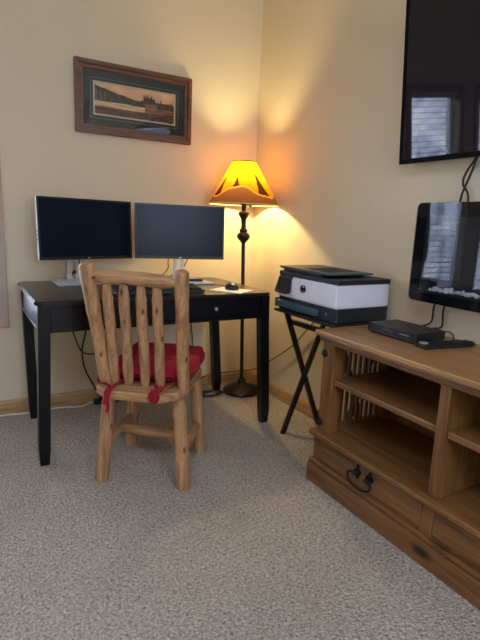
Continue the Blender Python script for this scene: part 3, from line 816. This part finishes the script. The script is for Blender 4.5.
# drawer carcase
g = G(); g.box(-.438, B, KY1-.072, KY1-.012, .104, .210); g.box(-.438, B, KY0+.012, KY0+.072, .104, .210); g.box(B-.015, B, KY0+.06, KY1-.06, .104, .210)
for c_ in DV: g.box(-.438, B-.02, c_-.022, c_+.022, .104, .210)
g.box(-.434, -.40, KY0+.06, KY1-.06, .203, .210); g.box(-.434, -.40, KY0+.06, KY1-.06, .104, .114)
g.obj('drawer_case', 'oak_z', con, True)
BAYS = [(DV[0]+.024, KY1-.074), (KY0+.074, DV[0]-.024)]
for i, (y0, y1) in enumerate(BAYS):
    d = G().box(-.441, -.423, y0, y1, .115, .202, .004).obj('drawer', 'oak_y', con, True)
    if i == 1 and False: continue
    yc = (y0+y1)/2+.012; hw = .033
    g = G()
    for s in (-1, 1):
        cy = yc+s*hw
        # forged leaf-shaped back plate with a ball
        g.prism([(cy+.021*(1+.25*math.cos(4*a))*math.cos(a)*.75, .172+.024*(1+.25*math.cos(4*a))*math.sin(a)) for a in [2*PI*k/24 for k in range(24)]], -.448, -.4405, .002, mtx=YZ)
        g.lathe([(.007, 0), (.007, .012), (.009, .016), (.006, .022), (.001, .024)], seg=14, mtx=Matrix.Translation((-.447, cy, .172)) @ Matrix.Rotation(-PI/2, 4, 'Y'))
    g.tube([(-.462, yc+hw, .172), (-.466, yc+.052, .173), (-.468, yc+.062, .160), (-.469, yc+.052, .140), (-.470, yc+.022, .126), (-.470, yc-.022, .126), (-.469, yc-.052, .140), (-.468, yc-.062, .160), (-.466, yc-.052, .173), (-.462, yc-hw, .172)], .0048, 8, 5)
    h_ = g.obj('handle', 'iron', d, True, True); h_['label'] = 'black forged iron bail handle'
# ledge
g = G(); g.box(-.462, B, KY0-.004, KY1+.004, .216, .240, .007, 3); g.box(-.450, B, KY0, KY1, .208, .218, .003); g.obj('ledge', 'oak_y', con, True)
# corner posts and dividers
def post(y0, y1, x0=-.430, x1=-.375): return G().box(x0, x1, y0, y1, .2405, .6295, .004).obj('post', 'oak_z', con, True)
pf = post(KY1-.086, KY1-.016); post(KY0+.014, KY0+.084)
post(KY1-.070, KY1-.014, -.085, B); post(KY0+.014, KY0+.070, -.085, B)
for z in (.585, .278):
    g = G(); g.lathe([(.017, 0), (.017, .003), (.012, .009), (.003, .011)], seg=16, mtx=Matrix.Translation((-.4305, KY1-.030, z)) @ Matrix.Rotation(-PI/2, 4, 'Y'))
    s_ = g.obj('bolt_head', 'iron', pf, True, True)
for c_ in DV: G().box(-.430, B-.012, c_-.020, c_+.020, .2405, .6295, .004).obj('divider', 'oak_z', con, True)
for s in (KY1-.034, KY0+.034):   # slatted end: thin upright slats
    for k in range(9):
        x = -.352+k*.031
        G().box(x-.0068, x+.0068, s-.006, s+.006, .2402, .629, .002).obj('end_slat', 'oak_z', con, True)
# shelves
SY = [(DV[0]+.0205, KY1-.066), (KY0+.066, DV[0]-.0205)]
for (y0, y1), x0 in zip(SY, (-.420, -.424, -.420)):
    G().box(x0, B-.014, y0, y1, .457, .482, .005).obj('shelf', 'oak_y', con, True)
# back boards: solid except a gap at the slatted bay end
g = G(); g.box(B-.011, B-.003, KY0+.071, KY1-.071, .2405, .629)
g.obj('back_panel', 'oak_z', con, True)
# top with stepped moulding
g = G(); g.box(-.440, B, KY0+.020, KY1-.020, .630, .645, .006, 3); g.box(-.454, B, KY0+.010, KY1-.010, .643, .663, .008, 3)
g.obj('cornice', 'oak_y', con, True)
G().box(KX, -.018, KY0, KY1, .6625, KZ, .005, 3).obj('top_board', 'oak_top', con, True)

# ------------------------------------------------------------------ things on the console
stb = thing('set_top_box', 'slim black set-top box on the console under the fireplace', 'set-top box', (-.20, -1.545, KZ))
G().box(-.282, -.115, -1.672, -1.422, .691, .727, .003).obj('case', 'black_plastic', stb, True)
g = G(); g.box(-.2845, -.2815, -1.665, -1.429, .700, .727, .001); fpn = g.obj('front_panel', 'gloss_black', stb, True)
g = G(); g.box(-.2855, -.2845, -1.56, -1.50, .709, .716, .0003); g.obj('display', 'dark_teal', fpn, True)
g = G()
for k in range(5): g.box(-.2855, -.2845, -1.60-k*.010, -1.594-k*.010, .711, .715, .0003)
g.obj('button', 'silver_side', fpn, True)
for x in (-.27, -.13):
    for y in (-1.65, -1.445): G().lathe([(.008, .685), (.009, .6915)], (x, y, 0), 12).obj('foot', 'cord_black', stb, True)
rm = thing('remote_control', 'black remote control lying in front of the set-top box', 'remote', (-.180, -1.735, KZ), -.22)
g = G(); g.prism([(-.128, -.024), (-.118, -.030), (.10, -.020), (.115, -.012), (.115, .012), (.10, .020), (-.118, .030), (-.128, .024)], 0, .018, .004); g.obj('body', 'black_plastic', rm)
g = G()
for i in range(9):
    for j in range(3): g.box(-.085+i*.021, -.073+i*.021, -.016+j*.013, -.007+j*.013, .0175, .0205, .001, 1)
g.obj('keypad', 'black_matte', rm)
G().lathe([(.016, .0175), (.016, .021), (.010, .022)], (-.108, 0, 0), 20).obj('direction_pad', 'silver_side', rm)

# ------------------------------------------------------------------ tray table with printer
tt = thing('tray_table', 'dark wooden folding tray table carrying the printer beside the console', 'tray table', (-.19, -1.06, 0))
TX0, TX1, TYa, TYb, TZ = -.352, -.018, -.822, -1.3, .690
tp = G().box(TX0, TX1, TYb, TYa, TZ-.016, TZ-.0005, .003).obj('tray', 'tray_top', tt, True)
for y in (-.845, -1.245):
    s = .011
    for (xa, xb, yo) in ((-.29, -.022, 0), (-.024, -.285, -.026)):
        # top at xa, foot at xb
        yy = y+yo
        g = G(); w = .013
        g.hexa([(xb-w, yy-s, 0), (xb+w, yy-s, 0), (xb+w, yy+s, 0), (xb-w, yy+s, 0)],
               [(xa-w, yy-s, TZ-.017), (xa+w, yy-s, TZ-.017), (xa+w, yy+s, TZ-.017), (xa-w, yy+s, TZ-.017)], .002)
        g.obj('leg', 'dark_wood', tt, True)
G().box(-.07, -.045, -1.261, -.882, .075, .10, .003).obj('crossbar', 'dark_wood', tt, True)
G().box(-.262, -.238, -1.234, -.834, .60, .624, .003).obj('crossbar', 'dark_wood', tt, True)

pt = thing('printer', 'white and charcoal inkjet printer with a paper tray on the tray table', 'printer', (-.19, -1.06, TZ))
PXF, PXB, PYL, PYR = -.350, -.032, -.838, -1.292
G().box(PXF+.012, PXB, PYR+.004, PYL-.004, TZ, .757, .005).obj('base_case', 'printer_black', pt, True)
g = G()   # white body, front leaning slightly
g.hexa([(PXF, PYR, .757), (PXB, PYR, .757), (PXB, PYL, .757), (PXF, PYL, .757)], [(PXF+.004, PYR, .860), (PXB, PYR, .860), (PXB, PYL, .860), (PXF+.004, PYL, .860)], .008)
body = g.obj('body_shell', 'printer_white', pt, True)
G().box(PXF+.008, PXB, PYR+.001, PYL-.001, .8605, .883, .004).obj('scanner_lid', 'printer_black', pt, True)
# document feeder on the lid: a black body under a broad teal tray with a sunk slot
g = G(); g.hexa([(-.325, -1.17, .8835), (-.07, -1.17, .8835), (-.07, -.845, .8835), (-.325, -.845, .8835)], [(-.325, -1.12, .893), (-.07, -1.12, .893), (-.07, -.85, .894), (-.325, -.85, .894)], .003)
fd = g.obj('document_feeder', 'printer_black', pt, True)
g = G(); g.hexa([(-.335, -1.215, .8945), (-.065, -1.215, .8945), (-.065, -.835, .8945), (-.335, -.835, .8945)], [(-.335, -1.215, .902), (-.065, -1.215, .902), (-.065, -.82, .906), (-.335, -.82, .906)], .003)
ft = g.obj('feeder_tray', 'dark_teal', fd, True)
g = G(); g.hexa([(-.29, -1.16, .9015), (-.11, -1.16, .9015), (-.11, -.98, .9035), (-.29, -.98, .9035)], [(-.29, -1.16, .9032), (-.11, -1.16, .9032), (-.11, -.98, .9052), (-.29, -.98, .9052)])
g.obj('paper_slot', 'black_matte', ft, True)
# control panel: tilted screen block on the left of the front
def tilt_box(x, y0, y1, z0, z1, d, back): 
    return [(x, y0, z0), (x+d, y0, z0), (x+d, y1, z0), (x, y1, z0)], [(x+back, y0, z1), (x+back+d, y0, z1), (x+back+d, y1, z1), (x+back, y1, z1)]
cp = G().hexa(*tilt_box(PXF-.030, -.955, -.850, .777, .862, .034, .028), .006).obj('control_panel', 'printer_black', pt, True)
g = G(); g.hexa(*tilt_box(PXF-.0262, -.940, -.866, .792, .852, .002, .020), .0005); g.obj('touch_screen', simple('dim_touch_screen', srgb(50, 46, 44), .25), cp, True)
# round badge with two letters cut out of it
g = G(); by, bz, R_ = -1.052, .815, .0178
def stroke(a, b_, w=.0026):
    a, b_ = Vector(a), Vector(b_); d = (b_-a).normalized(); n_ = Vector((-d.y, d.x))*w/2
    g.prism([tuple(a-n_), tuple(b_-n_), tuple(b_+n_), tuple(a+n_)], -.3522, -.348, mtx=Matrix(((0, 0, 1, 0), (-1, 0, 0, by), (0, 1, 0, bz), (0, 0, 0, 1))))
sl = .30
def P2(x, z): return (x+z*sl, z)
# letter h and letter p, slanted, with the dark arc either side
stroke(P2(-0.0092, -0.0086), P2(-0.0092, 0.0172)); stroke(P2(-0.0013, -0.0086), P2(-0.0013, 0.0066)); stroke(P2(-0.0099, 0.0066), P2(-0.0007, 0.0066))
stroke(P2(0.0026, -0.0172), P2(0.0026, 0.0073)); stroke(P2(0.0106, -0.0079), P2(0.0106, 0.0066)); stroke(P2(0.0020, 0.0066), P2(0.0112, 0.0066)); stroke(P2(0.0020, -0.0079), P2(0.0112, -0.0079))
for a0, a1 in ((PI*.62, PI*1.38), (-PI*.38, PI*.38)):
    for k in range(8):
        aa, ab = a0+(a1-a0)*k/8, a0+(a1-a0)*(k+1)/8
        stroke((R_*math.cos(aa), R_*math.sin(aa)), (R_*math.cos(ab), R_*math.sin(ab)), .0028)
lg = g.obj('logo', 'printer_black', body, True); lg['label'] = 'small round dark badge reading hp'
# paper tray and output tray
g = G(); g.box(PXF-.012, PXF+.06, -1.165, -.850, .703, .738, .008, 3); pw = g.obj('paper_tray', 'dark_teal', pt, True)
G().box(PXF-.006, PXF+.02, -.850, -.832, .70, .745, .003).obj('tray_latch', 'printer_black', pt, True)
g = G(); g.lathe([(.008, 0), (.008, .003), (.005, .004)], seg=16, mtx=Matrix.Translation((PXF+.0125, -1.215, .722)) @ Matrix.Rotation(-PI/2, 4, 'Y')); g.obj('power_button', 'dark_teal', pt, True)

# ------------------------------------------------------------------ cords
def cord(name, label, pts, r, mat, sm=8, group=None, cat='cord', parent=None):
    if parent is not None:   # wired to its thing: a part of it
        o = G().tube([Vector(p) for p in pts], r, 8, sm).obj(name, mat, parent, True, True)
        o['label'] = label; return o
    o = G().tube([Vector(p) for p in pts], r, 8, sm).obj(name, mat, smooth=True)
    return tag(o, label, cat, group)
cord('white_cord', 'white cord lying on the carpet along the left wall baseboard', [(-2.3, -.045, .005), (-1.9, -.035, .005), (-1.6, -.03, .006), (-1.45, -.045, .005), (-1.30, -.030, .005), (-1.18, -.06, .005), (-1.13, -.045, .012), (-1.103, -.044, .016)], .0045, 'cord_white')
cord('power_cord', 'black cord hanging under the desk and curling toward the chair post', [(-1.225, -.035, .735), (-1.222, -.033, .60), (-1.206, -.028, .47), (-1.165, -.025, .345), (-1.12, -.025, .312), (-1.06, -.025, .315), (-1.0, -.025, .36), (-.97, -.03, .52), (-.96, -.035, .735)], .0038, 'cord_black', parent=monL)
cord('power_cord', 'short black cord hanging under the desk behind the right chair post', [(-.470, -.03, .735), (-.468, -.03, .60), (-.461, -.03, .462), (-.443, -.03, .30), (-.44, -.04, .15), (-.44, -.07, .03), (-.43, -.10, .006)], .0035, 'cord_black', parent=monR)
ps = thing('power_strip', 'black power strip on the carpet behind the left side of the chair', 'power strip', (-1.0, -.07, 0))
G().box(-1.095, -.86, -.066, -.022, 0, .030, .006).obj('case', 'black_plastic', ps, True)
g = G()
for k in range(5): g.box(-1.07+k*.044, -1.045+k*.044, -.054, -.034, .0295, .0315, .001)
g.obj('socket', 'black_matte', ps, True)
cord('power_cord', 'black cord hanging under the desk down to the power strip', [(-1.115, -.03, .735), (-1.122, -.030, .60), (-1.130, -.032, .465), (-1.156, -.034, .34), (-1.143, -.034, .229), (-1.10, -.034, .13), (-1.068, -.038, .062), (-1.055, -.040, .036)], .0045, 'cord_black', parent=ps)
# loose loops of cord by the right rear leg
pts = []
for i in range(40):
    a = i/39*2*PI*3.2; r = .062+.02*math.sin(a*.37)
    pts.append((-.385+r*1.15*math.cos(a)+.012*math.sin(a*.5), -.185+r*.62*math.sin(a), .005+.010*abs(math.sin(a*.8))+.002*(i % 3)))
cord('cord_coil', 'tangle of black cord on the carpet by the desk right rear leg', pts, .0038, 'cord_black', 3)
cord('power_cord', 'brown cord drooping from the printer to the corner baseboard', [(-.06, -.90, .66), (-.03, -.78, .60), (-.018, -.693, .528), (-.018, -.559, .395), (-.02, -.352, .251), (-.022, -.19, .150), (-.032, -.08, .098), (-.075, -.03, .087), (-.195, -.022, .085), (-.27, -.022, .088), (-.35, -.024, .075), (-.43, -.028, .05), (-.50, -.035, .012)], .0040, 'cord_brown', parent=pt)
def mpt(t, x, y, z): return Matrix.Translation(t.location) @ Matrix.Rotation(t.rotation_euler.z, 4, 'Z') @ Vector((x, y, z))
cord('video_cord', 'black cord looping from the left monitor to the back of the desk', [mpt(monL, -.035, .06, .165), (-1.175, -.10, .85), (-1.195, -.045, .80), (-1.225, -.040, .764), (-1.30, -.055, .759)], .0032, 'cord_black', parent=monL)
cord('video_cord', 'black cord looping below the right monitor, right of its stand', [mpt(monR, .055, .05, .15), (-.585, -.21, .86), (-.60, -.18, .82), (-.635, -.14, .785), (-.68, -.12, .759)], .0030, 'cord_black', parent=monR)
cord('video_cord', 'thin black cord left of the right monitor stand', [mpt(monR, -.06, .05, .15), (-.68, -.17, .86), (-.675, -.16, .83), (-.70, -.14, .79), (-.74, -.12, .759)], .0026, 'cord_black', parent=monR)
cord('power_cord', 'black cord from the television bowing left, crossing behind the fireplace', [(-.022, -1.70, 1.50), (-.022, -1.655, 1.41), (-.016, -1.600, 1.335), (-.014, -1.592, 1.29), (-.013, -1.622, 1.235), (-.011, -1.62, 1.05), (-.011, -1.59, .85), (-.013, -1.572, .79), (-.015, -1.576, .72), (-.060, -1.575, .713), (-.113, -1.57, .712)], .0042, 'cord_black', parent=tv)
cord('video_cord', 'straighter black cord dropping right of it from the television', [(-.036, -1.70, 1.52), (-.034, -1.66, 1.41), (-.030, -1.632, 1.33), (-.026, -1.603, 1.26), (-.016, -1.588, 1.22), (-.011, -1.555, 1.05), (-.011, -1.535, .85), (-.013, -1.524, .79), (-.015, -1.522, .73), (-.060, -1.52, .713), (-.113, -1.52, .712)], .0042, 'cord_black', parent=tv)
cord('power_cord', 'thin curled black cord behind the right end of the set-top box', [(-.113, -1.640, .705), (-.095, -1.648, .716), (-.080, -1.660, .718), (-.070, -1.672, .708), (-.075, -1.680, .6885), (-.09, -1.684, .6885)], .0030, 'cord_black', parent=stb)

# ------------------------------------------------------------------ light
ld = bpy.data.lights.new('bulb_light', 'POINT'); ld.energy = 19; ld.color = (1, .78, .35); ld.shadow_soft_size = .022
lo = bpy.data.objects.new('bulb_light', ld); COL.objects.link(lo); lo.parent = lamp
lo.location = on_axis(1.372)+Vector((0, 0, .0))
M['bulb'].node_tree.nodes
bulb.visible_shadow = True
w = bpy.data.worlds.new('daylight'); scene.world = w; w.use_nodes = True
nt = w.node_tree; nt.nodes.clear()
out = nt.nodes.new('ShaderNodeOutputWorld'); bg = nt.nodes.new('ShaderNodeBackground'); nt.links.new(bg.outputs[0], out.inputs[0])
tc = nt.nodes.new('ShaderNodeTexCoord')
n = noise(nt, tc.outputs['Generated'], 22, 5, .7)
c = ramp(nt, n, [(.40, (.24, .30, .46, 1)), (.52, (.66, .77, 1.05, 1)), (.66, (1.15, 1.2, 1.28, 1))])
nt.links.new(c, bg.inputs[0]); bg.inputs[1].default_value = 10.5

vs_ = scene.view_settings
vs_.view_transform = 'Standard'; vs_.look = 'None'; vs_.gamma = 1; vs_.use_curve_mapping = False
vs_.exposure = 0.12
scene.cycles.use_denoising = True
scene.cycles.max_bounces = 10; scene.cycles.diffuse_bounces = 6; scene.cycles.transparent_max_bounces = 16
